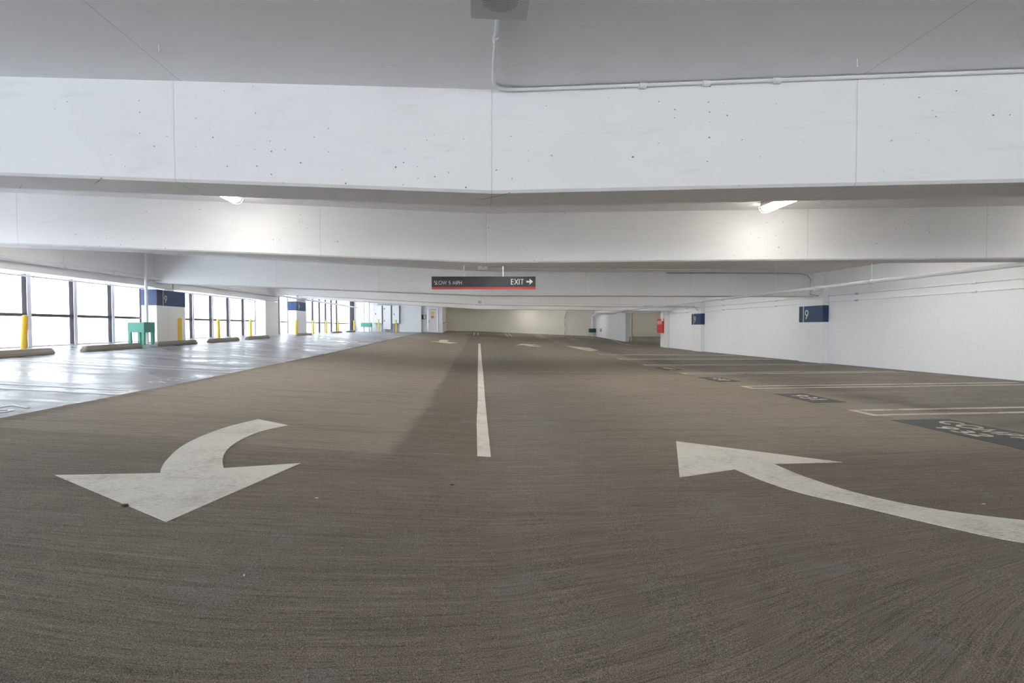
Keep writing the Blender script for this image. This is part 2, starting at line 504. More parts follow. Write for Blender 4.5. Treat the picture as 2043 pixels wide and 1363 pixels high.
# ---------------------------------------------------------------- windows along the left
WX = -10.35
MY = [12.232 + 1.3265 * k for k in range(-14, 21)]
MY = [y for y in MY if y < 38.0] + [41.98]
def win_top(y): return 1.21 + .0022 * (y - 10) if y < 25.0 else 2.13
for n, (y0, y1) in enumerate(zip(MY, MY[1:]), 1):
    t = thing('window_%d' % n, None, None, (WX, y0, fz(WX, y0)), kind='structure')
    z0, z1 = fz(WX, y0) - .01, win_top(y0)
    if n == 1 or True:
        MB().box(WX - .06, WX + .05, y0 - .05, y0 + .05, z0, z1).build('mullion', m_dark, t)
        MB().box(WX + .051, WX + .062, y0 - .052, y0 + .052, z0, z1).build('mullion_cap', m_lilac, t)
    zt = .285 if y0 > 20 else .283
    MB().box(WX - .045, WX + .03, y0 + .05, y1 - .05, zt - .035, zt + .035).build('transom', m_trans, t)
    MB().box(WX - .045, WX + .03, y0 + .05, y1 - .05, z0, z0 + .035).build('sill', m_lilac, t)
    MB().box(WX - .012, WX - .006, y0 + .04, y1 - .04, z0 + .04, z1).build('pane', m_glass, t)
b = MB().box(WX - .14, WX + .12, 41.7, 42.0, -.36, 2.1)
tag(b.build('trim_2', m_dark), kind='structure')

# ---------------------------------------------------------------- stroke lettering
def arc(cx, cy, rx, ry, a0, a1, n=14):
    return [(cx + rx * math.cos(math.radians(a0 + (a1 - a0) * i / n)), cy + ry * math.sin(math.radians(a0 + (a1 - a0) * i / n))) for i in range(n + 1)]
GL = {  # unit cap height, (strokes, advance)
    'S': ([arc(.24, .74, .19, .21, 40, 270) + arc(.24, .27, .22, .26, 90, -130)], .50),
    'L': ([[(.05, 1), (.05, .05), (.40, .05)]], .44),
    'O': ([arc(.47, .5, .43, .46, 90, 450, 30)], .96),
    'W': ([[(.03, 1), (.27, .04), (.50, .92), (.73, .04), (.97, 1)]], 1.02),
    '5': ([[(.46, .95), (.17, .95), (.11, .58)] + arc(.24, .33, .23, .28, 115, -140)], .56),
    'M': ([[(.04, 0), (.16, .95), (.48, .12), (.80, .95), (.92, 0)]], .98),
    'P': ([[(.06, 0), (.06, .95), (.22, .95)] + arc(.24, .70, .22, .25, 90, -90) + [(.06, .45)]], .50),
    'H': ([[(.06, 0), (.06, 1)], [(.62, 0), (.62, 1)], [(.06, .52), (.62, .52)]], .72),
    'E': ([[(.44, .95), (.06, .95), (.06, .05), (.44, .05)], [(.06, .52), (.42, .52)]], .50),
    'X': ([[(.03, 0), (.60, 1)], [(.60, 0), (.03, 1)]], .64),
    'I': ([[(.06, 0), (.06, 1)]], .15),
    'T': ([[(.02, .95), (.54, .95)], [(.28, .95), (.28, 0)]], .56),
    'C': ([arc(.46, .5, .42, .45, 50, 310, 24)], .80),
    'A': ([[(.02, 0), (.38, .97), (.74, 0)], [(.16, .32), (.60, .32)]], .78),
    '9': ([arc(.30, .68, .24, .26, -30, 330, 24) + [(.50, .54), (.16, 0)]], .62),
    '3': ([arc(.26, .72, .20, .22, 130, -90, 12) + arc(.26, .26, .24, .24, 90, -140, 14)], .58),
    '2': ([arc(.28, .70, .22, .25, 165, -35, 12) + [(.06, .05), (.52, .05)]], .60),
    '1': ([[(.08, .78), (.24, .97), (.24, 0)]], .40),
    '0': ([arc(.29, .5, .24, .46, 90, 450, 26)], .62),
    '7': ([[(.04, .95), (.50, .95), (.18, 0)]], .56),
    '8': ([arc(.28, .73, .19, .22, 90, 450, 18), arc(.28, .27, .23, .25, 90, 450, 18)], .60),
    ' ': ([], .34),
}
def text_len(s, gap=.10): return sum(GL[c][1] + gap for c in s) - gap
def letters(s, fn, m, parent, w=.10, gap=.10, name='letter'):
    u0 = 0
    for c in s:
        if GL[c][0]:
            lettering(c, lambda u, v, k, u0=u0: fn(u0 + u, v, k), w, gap).build(name, m, parent)
        u0 += GL[c][1] + gap

def lettering(s, fn, w=.10, gap=.10, mb=None):
    """fn(u, v, k) -> world point; u along the line, v up, both in cap heights, k 0 back / 1 front"""
    mb = mb or MB()
    u0 = 0
    for c in s:
        for st in GL[c][0]:
            st = [p for i, p in enumerate(st) if i == 0 or math.hypot(p[0] - st[i - 1][0], p[1] - st[i - 1][1]) > 1e-4]
            closed = math.hypot(st[0][0] - st[-1][0], st[0][1] - st[-1][1]) < 1e-3
            L, R = [], []
            n = len(st)
            for i, (x, y) in enumerate(st):
                a = st[i - 1] if i > 0 else (st[-2] if closed else st[0]); b_ = st[i + 1] if i < n - 1 else (st[1] if closed else st[-1])
                d1 = (x - a[0], y - a[1]); d2 = (b_[0] - x, b_[1] - y)
                l1, l2 = math.hypot(*d1), math.hypot(*d2)
                if l1 < 1e-9: d1, l1 = d2, l2
                if l2 < 1e-9: d2, l2 = d1, l1
                n1 = (-d1[1] / l1, d1[0] / l1); n2 = (-d2[1] / l2, d2[0] / l2)
                nx, ny = n1[0] + n2[0], n1[1] + n2[1]
                q = max(.35, (nx * nx + ny * ny) ** .5)
                nx, ny = nx / q, ny / q
                k = min(2.0, 1 / max(.3, nx * n1[0] + ny * n1[1]))
                L.append((x + nx * w / 2 * k, y + ny * w / 2 * k)); R.append((x - nx * w / 2 * k, y - ny * w / 2 * k))
            base = len(mb.v)
            for (lx, ly), (rx, ry) in zip(L, R):
                for k in (0, 1):
                    mb.v.append(tuple(fn(u0 + lx, ly, k))); mb.v.append(tuple(fn(u0 + rx, ry, k)))
            for i in range(n - 1):
                a = base + 4 * i; d = a + 4
                mb.f += [[a + 2, a + 3, d + 3, d + 2], [a, d, d + 1, a + 1], [a, a + 2, d + 2, d], [a + 1, d + 1, d + 3, a + 3]]
            if not closed:
                mb.f.append([base, base + 1, base + 3, base + 2]); e = base + 4 * (n - 1); mb.f.append([e, e + 2, e + 3, e + 1])
        u0 += GL[c][1] + gap
    return mb

# ---------------------------------------------------------------- columns with the blue level band
def column(lab, x0, x1, y0, y1, ztop, band_z=None, face='left', m=m_col):
    z0 = min(fz(x, y) for x in (x0, x1) for y in (y0, y1)) - .02
    t = thing('column', lab, 'column', ((x0 + x1) / 2, (y0 + y1) / 2, z0 + .02))
    MB().box(x0, x1, y0, y1, z0, ztop).build('shaft', m, t, bevel=.008)
    if band_z:
        a, b_ = band_z
        e = .004
        xx = (x0, x1 + e) if face == 'left' else (x0 - e, x1)
        bd = MB().box(xx[0], xx[1], y0 - e, y1 + e, a, b_).build('level_band', m_blue, t)
        h = b_ - a
        if face == 'left':      # painted on the side that faces the aisle (+x)
            X = x1 + e
            MB().box(X, X + .003, y0 + .30, y0 + .325, a + .01, b_).build('divider_line', m_white, bd)
            MB().box(X, X + .002, y0 - e, y0 + .29, a + .0, b_).build('dark_panel', m_blued, bd)
            s = h * .46
            lettering('9', lambda u, v, k: (X + .001 + .003 * k, y0 + .37 + u * s, a + h * .20 + v * s), .15).build('numeral', m_white, bd)
        else:
            X = x0 - e
            MB().box(X - .003, X, y1 - .24, y1 - .20, a - .0, b_).build('divider_line', m_white, bd)
            MB().box(X - .002, X, y1 - .2, y1 + e, a, b_).build('dark_panel', m_blued, bd)
            s = h * .56
            lettering('9', lambda u, v, k: (X - .001 - .003 * k, y1 - .30 - u * s, a + h * .20 + v * s), .15).build('numeral', m_white, bd)
    return t
column('white square column with blue 9 band beside the green pipe guard', -10.2, -9.75, 15.92, 17.40, 1.16, (.665, 1.145))
column('plain white column between two window runs, no blue band', -10.2, -9.75, 23.72, 25.20, 1.22, None)
column('distant white column with blue 9 band by the far windows', -10.2, -9.76, 27.65, 29.10, 2.3, (.90, 1.385))
column('white wall column with the largest blue 9 band', 10.87, 11.10, 15.20, 16.36, 1.85, (.165, .695), 'right', m_wall)
column('white wall column with small blue 9 band, beyond the larger one', 10.87, 11.10, 23.92, 24.98, 1.85, (.13, .675), 'right', m_wall)
column('white wall column behind the red hose cabinet', 10.94, 11.14, 28.45, 29.0, 1.85, None, 'right', m_col)

# ---------------------------------------------------------------- painted markings (thin coats that follow the slab)
def coat(poly, name, m, parent=None, t=.004, lift=0.0, res=.4):
    """thin coat of paint over the slab: outline cut into short edges, filled, given its own thickness"""
    pts = []
    for a, c in zip(poly, poly[1:] + poly[:1]):
        n = max(1, math.ceil(math.dist(a, c) / res))
        pts += [(a[0] + (c[0] - a[0]) * k / n, a[1] + (c[1] - a[1]) * k / n) for k in range(n)]
    vs, es, fs, *_ = delaunay_2d_cdt([Vector(p) for p in pts], [], [list(range(len(pts)))], 1, 1e-5)
    b = MB()
    b.v = [(v.x, v.y, fz(v.x, v.y) + lift + t) for v in vs]
    N = len(b.v)
    b.v += [(v.x, v.y, fz(v.x, v.y) + lift + .0005) for v in vs]
    use = {}
    for f in fs:
        b.f.append(list(f)); b.f.append([N + i for i in f][::-1])
        for i, k in zip(f, list(f[1:]) + [f[0]]): use.setdefault(frozenset((i, k)), []).append((i, k))
    for e in use.values():
        if len(e) == 1:
            i, k = e[0]
            b.f.append([k, i, N + i, N + k])
    return b.build(name, m, parent)

def smooth_curve(p, n=10):
    out = []
    for i in range(len(p) - 1):
        a = p[max(i - 1, 0)]; b_ = p[i]; c = p[i + 1]; d = p[min(i + 2, len(p) - 1)]
        for k in range(n):
            t = k / n
            out.append(tuple(.5 * ((2 * b_[j]) + (-a[j] + c[j]) * t + (2 * a[j] - 5 * b_[j] + 4 * c[j] - d[j]) * t * t + (-a[j] + 3 * b_[j] - 3 * c[j] + d[j]) * t ** 3) for j in (0, 1)))
    return out + [p[-1]]

def arrow(poly, lab, lift=0.0, group=None):
    o = coat(poly, 'painted_arrow', m_paint, lift=lift)
    return tag(o, lab, 'floor marking', group)
LO = smooth_curve([(-1.857, 3.757), (-1.957, 3.946), (-2.046, 4.159), (-2.108, 4.403), (-2.137, 4.727), (-2.104, 5.024), (-1.979, 5.33)], 4)
LI = smooth_curve([(-2.381, 5.562), (-2.486, 5.129), (-2.505, 4.67), (-2.458, 4.283), (-2.349, 3.925), (-2.255, 3.697), (-2.193, 3.584)], 4)
arrow([(-2.776, 3.456), (-1.668, 2.768), (-1.382, 3.967)] + LO + LI, 'large white curved arrow on the floor left, pointing towards the viewer')
RU = smooth_curve([(2.431, 3.964), (2.45, 3.626), (2.553, 3.244), (2.703, 3.005), (2.879, 2.84), (3.162, 2.68), (3.55, 2.52), (3.95, 2.45)], 4)
RL = smooth_curve([(3.9, 2.06), (3.3, 2.15), (2.838, 2.402), (2.647, 2.609), (2.513, 2.792), (2.368, 3.007), (2.195, 3.245), (2.098, 3.498), (2.036, 3.84)], 4)
arrow([(1.517, 3.674), (1.957, 4.835), (3.019, 3.955)] + RU + RL, 'large white curved arrow on the floor right, its tail leaving the frame')
def shift(poly, sx, sy, dx, dy): return [(x * sx + dx, y * sy + dy) for x, y in poly]
# the same pair of arrows again at the far end of the stripe
arrow([(-2.62, 27.3), (-1.55, 26.3), (-1.15, 28.0), (-1.62, 27.85), (-1.80, 28.6), (-1.72, 29.9), (-2.12, 30.1), (-2.28, 28.9), (-2.12, 27.6)], 'small distant white arrow left of the centre stripe far end')
arrow([(2.05, 27.7), (2.55, 29.6), (3.75, 28.6), (3.0, 28.5), (3.05, 27.7), (3.4, 27.0), (3.25, 26.6), (2.7, 27.2), (2.55, 28.2)], 'small distant white arrow right of the centre stripe far end')
sp = [(-.014, 4.42), (.106, 4.41), (.102, 6), (.10, 8), (.108, 12.4), (.10, 20), (.10, 28.6), (-.02, 28.6), (-.02, 20), (-.025, 12.4), (-.016, 8), (-.027, 6)]
tag(coat(sp, 'centre_stripe', m_paint), 'long white centre stripe running down the middle of the drive aisle', 'floor marking')

def hairpin(x0, x1, yc, lab, name='stall_line', m=m_line, w=.09, gap=.36, cap=True):
    b = []
    s = 1 if x1 > x0 else -1
    ya, yb = yc + gap / 2, yc - gap / 2
    if cap:
        p = [(x0, yb - w / 2), (x1, yb - w / 2), (x1, yb + w / 2), (x0 + s * w, yb + w / 2), (x0 + s * w, ya - w / 2), (x1, ya - w / 2), (x1, ya + w / 2), (x0, ya + w / 2)]
        o = coat(p, name, m)
    return tag(o, lab, 'floor marking', None)
for i, y in enumerate((6.18, 9.0, 11.9, 14.7, 17.5, 20.3)):
    w_ = ['just beyond the COMPACT pad', 'second beyond the COMPACT pad', 'third beyond the COMPACT pad', 'fourth from the camera beyond the pads', 'fifth, thin and far away', 'farthest and faintest before the hose cabinet'][i]
    hairpin(XR + .0, 10.6, y, 'cream double stall line, ' + w_)
hairpin(XR, 10.6, 3.3, 'cream double stall line on the near side of the COMPACT 932 pad')
for i, y in enumerate((4.1, 6.88, 9.78, 12.6, 15.4, 18.2, 21.0, 23.8, 26.6, 29.4)):
    if i == 0: continue
    nm = ['', 'beside the nearest stall number', 'between the two painted stall numbers', 'level with the second wheel stop end', 'level with the green pipe guard', 'level with the near blue banded column', 'level with the fourth wheel stop', 'level with the plain white column', 'between plain and distant banded columns', 'beyond the distant blue banded column'][i]
    hairpin(XL, -8.6, y, 'worn double line on the glossy left floor, ' + nm, m=m_faint)
for x, y0, y1, lab in ((-.22, 39.4, 44.2, 'leftmost'), (2.5, 39.4, 45.0, 'second from left'), (4.95, 38.3, 41.9, 'third from left'), (7.35, 37.2, 40.2, 'rightmost')):
    p = [(x - .2, y0), (x - .11, y0), (x - .11, y1 - .09), (x + .11, y1 - .09), (x + .11, y0), (x + .2, y0), (x + .2, y1), (x - .2, y1)]
    tag(coat(p, 'stall_line', m_line), lab + ' of the four short double lines before the end wall', 'floor marking')
# sweeping guide lines at the exit mouth
g = smooth_curve([(10.6, 39.5), (10.0, 35.5), (9.75, 33.3), (10.15, 31.3), (12.2, 30.6)], 5)
g2 = [(x + .16, y + .1) for x, y in g][::-1]
tag(coat(g + g2, 'guide_line', m_line), 'thin curved white guide line leading into the exit opening', 'floor marking')
tag(coat([(4.9, 28.3), (5.9, 26.5), (5.8, 24.0), (5.15, 22.8), (5.0, 25.0)], 'worn_paint_patch', m_line), 'pale worn paint patch on the distant floor right of the arrows', 'floor marking')

def pad(x0, x1, y0, y1, rows, lab):
    t = thing('stall_number_pad', lab, 'floor marking', (x0, y0, fz(x0, y0)))
    t['_o'] = (x0, y0, fz(x0, y0))
    coat([(x0, y0), (x1, y0), (x1, y1), (x0, y1)], 'painted_pad', m_pad, t)
    for s, ux, cap, ystart, wid, th, st in rows:
        fn = lambda u, v, k: (ux + v * cap, ystart - u * wid, fz(ux + v * cap, ystart - u * wid) + .0045 + .003 * k)
        letters(s, fn, m_line, t, th, .14, 'stencil_character')
pad(4.93, 5.66, 3.55, 5.66, [('COMPACT', 5.33, .22, 5.50, .22, .17, 0), ('932', 5.04, .19, 5.22, .25, .17, 0)], 'dark grey floor pad stencilled COMPACT 932 at the right edge')
pad(4.93, 5.44, 7.06, 8.06, [('931', 5.08, .24, 7.86, .30, .15, 0)], 'dark grey floor pad stencilled 931, next behind the COMPACT pad')
pad(4.93, 5.40, 9.98, 10.92, [('930', 5.07, .24, 10.76, .28, .15, 0)], 'dark grey floor pad stencilled 930, third from the camera')
pad(4.93, 5.40, 12.9, 13.85, [('929', 5.07, .24, 13.7, .28, .15, 0)], 'smallest dark grey floor pad stencilled 929, farthest away')
for y, s, lab in ((7.86, '937', 'worn white stall number on the glossy floor, farther of the two'), (5.02, '937', 'worn white stall number in the lower left corner of glossy floor')):
    s = '937' if y > 6 else '937'
    fn = lambda u, v, k: (-4.74 - v * .26, y + u * .34, fz(-4.74 - v * .26, y + u * .34) + .001 + .003 * k)
    tag(lettering(s, fn, .15, .14).build('stall_number', m_faint), lab, 'floor marking')

# ---------------------------------------------------------------- wheel stops
def wheel_stop(y0, y1, x, lab):
    t = (y0 + y1) / 2
    z = fz(x, t)
    b = MB()
    k = len(b.v)
    prof = [(-.085, 0), (.085, 0), (.082, .055), (.052, .125), (-.052, .125), (-.082, .055)]
    rings = []
    L = y1 - y0
    for yy, sc, hz in ((y0, .80, .55), (y0 + .06, .97, .93), (y0 + .12, 1, 1), (y0 + L * .5, 1, 1), (y1 - .12, 1, 1), (y1 - .06, .97, .93), (y1, .80, .55)):
        rings.append(len(b.v))
        for px, pz in prof:
            b.v.append((x + px * sc, yy, fz(x, yy) + pz * hz))
    n = 6
    for a, c in zip(rings, rings[1:]):
        for i in range(n): b.f.append([a + i, a + (i + 1) % n, c + (i + 1) % n, c + i])
    b.f.append([rings[0] + i for i in range(n)]); b.f.append([rings[-1] + i for i in range(n)][::-1])
    o = b.build('wheel_stop', m_stop, bevel=.008)
    return tag(o, lab, 'wheel stop', 'concrete wheel stops along the window side')
for a in ((9.2, 11.08, -8.9, 'concrete wheel stop nearest the camera, cut by the left frame edge'),
          (11.9, 13.82, -8.9, 'concrete wheel stop just in front of the green pipe guard'),
          (14.45, 16.4, -8.9, 'concrete wheel stop in front of the near blue banded column'),
          (17.2, 19.2, -8.9, 'concrete wheel stop first to the right of the near blue banded column'),
          (20.0, 22.0, -8.95, 'concrete wheel stop just before the plain white column'),
          (25.9, 27.9, -9.1, 'concrete wheel stop in front of the distant blue banded column'),
          (32.9, 34.9, -9.35, 'second farthest concrete wheel stop, before the dark corner post'),
          (37.0, 39.4, -9.55, 'farthest concrete wheel stop, beside the dark corner post')):
    wheel_stop(*a)

# ---------------------------------------------------------------- bollards
def bollard(x, y, lab, top=.78, lean=0.0, r=.056):
    z = fz(x, y)
    t = thing('bollard', lab, 'bollard', (x, y, z), 'yellow bollards along the window side')
    MB().tube([(x, y, z - .01), (x + lean, y, z + top)], r, 18).build('post', m_yellow, t, smooth=True)
    MB().tube([(x + lean, y, z + top), (x + lean * 1.02, y, z + top + .018), (x + lean * 1.03, y, z + top + .028)], [r, r * .8, r * .3], 18).build('cap', m_yellow, t, smooth=True)
def wy(px, X):  # y where the sight line through image column px meets the plane x = X
    u = (px - IW / 2) / F_PX
    tn = math.tan(yaw)
    return X * (1 - u * tn) / (u + tn)
for px, X, top, lean, lab in ((46, -9.95, .72, .05, 'yellow bollard at the far left, leaning slightly to the right'),
        (359, -9.50, .74, 0, 'yellow bollard standing against the blue banded column'),
        (436, -10.0, .72, .0, 'yellow bollard between the near column and plain column, left one'),
        (500.3, -10.0, .72, 0, 'yellow bollard just left of the plain white column'),
        (591.3, -9.62, .76, 0, 'yellow bollard at the corner of the distant blue banded column'),
        (625, -9.8, .76, 0, 'yellow bollard just right of the distant blue banded column'),
        (651.3, -9.8, .78, 0, 'yellow bollard third from the dark corner post'),
        (674.8, -9.85, .80, 0, 'yellow bollard second from the dark corner post'),
        (706.8, -9.7, .86, 0, 'yellow bollard in front of the dark corner post')):
    bollard(X, wy(px, X), lab, top, lean)
bollard(-8.02, 40.9, 'yellow bollard between the first and second electrical cabinets', 1.0)
bollard(-6.62, 40.9, 'yellow bollard in front of the rightmost electrical cabinet', .98)

# ---------------------------------------------------------------- pipe guards with drain pipes
def guard(x0, x1, y0, y1, zb, zt, lab, m, legs=True, legr=.035, legm=None):
    zf = fz(x0, y0)
    t = thing('pipe_guard', lab, 'pipe guard', ((x0 + x1) / 2, (y0 + y1) / 2, zf))
    b = MB()
    th = .015
    b.box(x0, x1, y0, y0 + th, zb, zt); b.box(x0, x1, y1 - th, y1, zb, zt)
    b.box(x0, x0 + th, y0 + th, y1 - th, zb, zt); b.box(x1 - th, x1, y0 + th, y1 - th, zb, zt)
    b.build('box_guard', m, t)
    for x in (x0 + legr + .004, x1 - legr - .004):
        for y in (y0 + legr + .004, y1 - legr - .004):
            MB().box(x - legr, x + legr, y - legr, y + legr, fz(x, y) - .01, zb).build('leg', legm or m, t)
    return t
guard(-9.90, -9.46, 14.86, 15.34, -.148, .141, 'bright green square pipe guard on legs beside the blue banded column', m_green)
guard(-9.45, -8.66, 41.0, 41.5, .02, .36, 'distant green pipe guard left of the white electrical cabinets', m_green, legm=m_pipe)
guard(10.35, 10.93, 46.2, 46.7, -.48, -.13, 'dark green pipe guard in the far right corner', m_dgreen, legm=m_pipe)

def pipe(name, pts, r, lab=None, cat='pipe', m=m_pipe, parent=None, n=12, group=None):
    o = MB().tube(pts, r, n).build(name, m, parent, smooth=True)
    if lab: tag(o, lab, cat, group)
    return o
pipe('drain_pipe', [(-9.53, 15.1, fz(-9.6, 15.1)), (-9.53, 15.1, 1.42), (-9.53, 15.1, 2.1)], .04, 'white vertical drain pipe dropping into the bright green guard', n=16)
pipe('drain_pipe', [(-9.27, 41.25, fz(-9.2, 41.2)), (-9.27, 41.25, 2.0)], .07, 'left of two white vertical pipes behind the distant green guard')
pipe('drain_pipe', [(-8.86, 41.25, fz(-8.8, 41.2)), (-8.86, 41.25, 2.0)], .07, 'right of two white vertical pipes behind the distant green guard')
pipe('drain_pipe', [(10.62, 46.45, fz(10.6, 46.4)), (10.62, 46.45, 1.0), (10.62, 45.9, 1.12), (10.62, 44.5, 1.12)], .11, 'white vertical pipe in the far right corner through dark green guard')

# sprinkler mains
def main_pipe(pts, r, lab, rods, couplings, name='sprinkler_pipe'):
    t = thing(name, lab, 'pipe', pts[0])
    MB().tube(pts, r, 16).build('pipe_run', m_pipe, t, smooth=True)
    for (x, y, z, zt) in rods:
        MB().tube([(x, y, z), (x, y, zt)], .006, 6).build('hanger_rod', m_hook, t)
        MB().tube([(x, y - .02, z), (x, y + .02, z)], r + .012, 12).build('hanger_ring', m_hook, t, smooth=True)
    for (x, y, z) in couplings:
        MB().tube([(x, y - .05, z), (x, y + .05, z)], r + .014, 14).build('coupling', m_pipe, t, smooth=True)
    return t
zA = lambda y: lerp_tab([(0, 1.36), (10.7, 1.407), (16.3, 1.46), (25, 1.53), (35, 1.55)], y)
tA = main_pipe([(-9.62, y, zA(y)) for y in (-7, 0, 10.7, 16.3, 25, 35, 40.5)], .05, 'thick white pipe running along the edge beam above the windows',
          [(-9.62, y, zA(y), cz(-9.6, y)) for y in (4.0, 12.35, 21.0, 30.0)], [(-9.62, y, zA(y)) for y in (2, 8, 14, 20, 26, 32)])
MB().tube([(-9.62, 16.55, zA(16.5) - .03), (-9.62, 16.55, 1.20), (-9.62, 16.52, 1.165), (-9.62, 16.45, 1.155), (-9.62, 16.05, 1.155)], .035, 12).build('drop_pipe', m_pipe, tA, smooth=True)
zB = lambda y: lerp_tab([(10, 1.14), (15.6, 1.167), (23.4, 1.226)], y)
tB = main_pipe([(-10.12, y, zB(y)) for y in (-7, 0, 10.0, 15.6, 23.6)], .019, 'thin white sprinkler line just inside the window heads', [], [])
for y in (5.6, 8.9, 12.15, 13.9, 18.0, 20.9, 23.3):
    MB().tube([(-10.12, y, zB(y)), (-10.12, y, zB(y) - .055)], .011, 8).build('sprinkler_head', m_grey, tB)
zR = .95
tR = main_pipe([(8.2, -7, .93), (8.2, 7, .95), (8.2, 28, .96), (8.2, 28.3, .96)], .037, 'long white sprinkler main hanging on rods at the right',
          [(8.2, y, .95, 1.78) for y in (1.0, 10.0, 13.4, 17.9, 21.5)], [(8.2, y, .95) for y in (6.95, 11.7, 16.4, 20.8, 24.0)])
MB().tube([(8.2, 28.3, .96), (8.2, 29.0, .93), (9.0, 29.2, .93), (10.85, 29.2, .93)], .075, 14).build('cross_pipe', m_pipe, tR, smooth=True)
MB().tube([(8.2, 29.0, .90), (7.95, 29.1, .80), (6.95, 29.25, .80), (6.9, 29.3, .74)], .05, 12).build('branch_pipe', m_pipe, tR, smooth=True)
for z, r, lab in ((.985, .012, 'upper thin grey conduit along the white block wall'), (.79, .012, 'lower thin grey conduit along the white block wall')):
    tt = thing('wall_conduit', lab, 'conduit', (11.04, -6, z))
    MB().tube([(11.04, -6, z), (11.04, 28.4, z + .01)], r, 8).build('pipe_run', m_pipe, tt, smooth=True)
    for y in (3, 6.9, 10.5, 14.0, 18, 22, 26):
        MB().tube([(11.035, y - .05, z), (11.035, y + .05, z)], r + .014, 8).build('coupling', m_grey if y in (6.9, 14.0) else m_pipe, tt, smooth=True)

# conduits on beams
pts = [(.11, 2.70, 1.742), (.105, 3.40, 1.742), (.108, 3.60, 1.742), (.12, 3.66, 1.742), (.15, 3.70, 1.742), (.21, 3.72, 1.742)] + [(x, 3.765 - .147 * (x - .1) - .018, 1.742) for x in (.4, 2, 4, 7, 9.5)]
tc = thing('ceiling_conduit', 'white conduit from the ceiling speaker along the top of the nearest beam', 'conduit', pts[0])
MB().tube(pts, .013, 10).build('pipe_run', m_pipe, tc, smooth=True)
for x in (1.18, 1.62, 2.1, 5.5):
    y = 3.765 - .147 * (x - .1) - .018
    MB().tube([(x - .025, y, 1.738), (x + .025, y, 1.738)], .021, 10).build('coupling', m_pipe, tc, smooth=True)
MB().tube([(.105, 3.05, 1.737), (.105, 3.09, 1.737)], .02, 10).build('coupling', m_pipe, tc, smooth=True)

def mk_box(name, b, m, lab, cat, group=None, bevel=.004):
    return tag(MB().box(*b).build(name, m, bevel=bevel), lab, cat, group)
tj = thing('junction_box', 'flat white junction box with conduit, above the hanging exit sign', 'junction box', (.1, 14.6, 1.7))
MB().box(-.02, .26, 14.45, 14.75, 1.64, 1.76).build('box_body', m_hook, tj, bevel=.004)
MB().tube([(.12, 8.3, 1.742), (.12, 14.45, 1.742)], .02, 8).build('conduit', m_pipe, tj, smooth=True)
MB().tube([(.26, 14.6, 1.71), (1.6, 14.6, 1.71), (9.0, 14.6, 1.71)], .013, 8).build('conduit', m_pipe, tj, smooth=True)
tj = thing('junction_box', 'small grey junction box low on the fourth ceiling beam', 'junction box', (.05, 24.0, 1.2))
MB().box(-.02, .12, 23.95, 24.06, 1.14, 1.26).build('box_body', m_grey, tj, bevel=.004)
MB().tube([(.12, 24.02, 1.17), (9.8, 24.02, 1.10)], .014, 8).build('conduit', m_pipe, tj, smooth=True)
pipe('beam_conduit', [(6.0, 15.72, 1.735), (10.3, 15.62, 1.735), (10.62, 15.61, 1.69), (10.72, 15.60, 1.55), (10.72, 15.60, 1.06), (10.82, 15.35, 1.0)], .014, 'grey conduit bending down the right end of the third beam', 'conduit', m_grey)
pipe('beam_conduit', [(8.0, 23.98, 1.03), (10.55, 23.98, 1.02), (10.6, 23.98, .95), (10.72, 23.9, .80)], .014, 'thin conduit at right end of the fourth beam', 'conduit', m_grey)

# ceiling speaker
t = thing('ceiling_speaker', 'square white speaker box with round mesh grille on the ceiling', 'speaker', (.11, 2.55, 1.66))
MB().box(-.030, .252, 2.455, 2.737, 1.665, 1.757).build('speaker_box', m_speaker, t, bevel=.004)
MB().box(-.038, .260, 2.447, 2.745, 1.656, 1.665).build('face_plate', m_speaker, t)
b = MB()
gx, gy, R_, rr = .112, 2.585, .098, .0028
st = .0105
k = 0
n = int(R_ / st) + 1
b.tube([(gx, gy, 1.6562), (gx, gy, 1.653)], R_, 40)
b.build('grille_ring', m_speaker, t)
b = MB()
for i in range(-n, n + 1):
    for j in range(-n, n + 1):
        x = gx + (i + .5 * (j % 2)) * st; y = gy + j * st * .87
        if math.hypot(x - gx, y - gy) < R_ * .95:
            q = len(b.v)
            b.v += [(x + rr * math.cos(a * 1.0472), y + rr * math.sin(a * 1.0472), 1.6527) for a in range(6)]
            b.v += [(x + rr * math.cos(a * 1.0472), y + rr * math.sin(a * 1.0472), 1.6532) for a in range(6)]
            b.f += [[q + a for a in range(6)], [q + 6 + a for a in range(6)][::-1]] + [[q + a, q + (a + 1) % 6, q + 6 + (a + 1) % 6, q + 6 + a] for a in range(6)]
b.build('grille_perforation', m_black, t)

for x, y, lab in ((-2.11, 3.52, 'small white hook in the ceiling, leftmost'), (-.66, 3.50, 'small white hook in the ceiling, left of the speaker conduit'), (.92, 3.38, 'small white hook in the ceiling, right of the speaker conduit'), (2.48, 3.18, 'small white hook in the ceiling, rightmost')):
    z = cz(x, y)
    o = MB().tube([(x, y, z), (x, y, z - .035), (x + .004, y, z - .048), (x - .002, y, z - .055)], .0035, 6).build('ceiling_hook', m_hook, smooth=True)
    tag(o, lab, 'hook', 'little hooks in the ceiling')

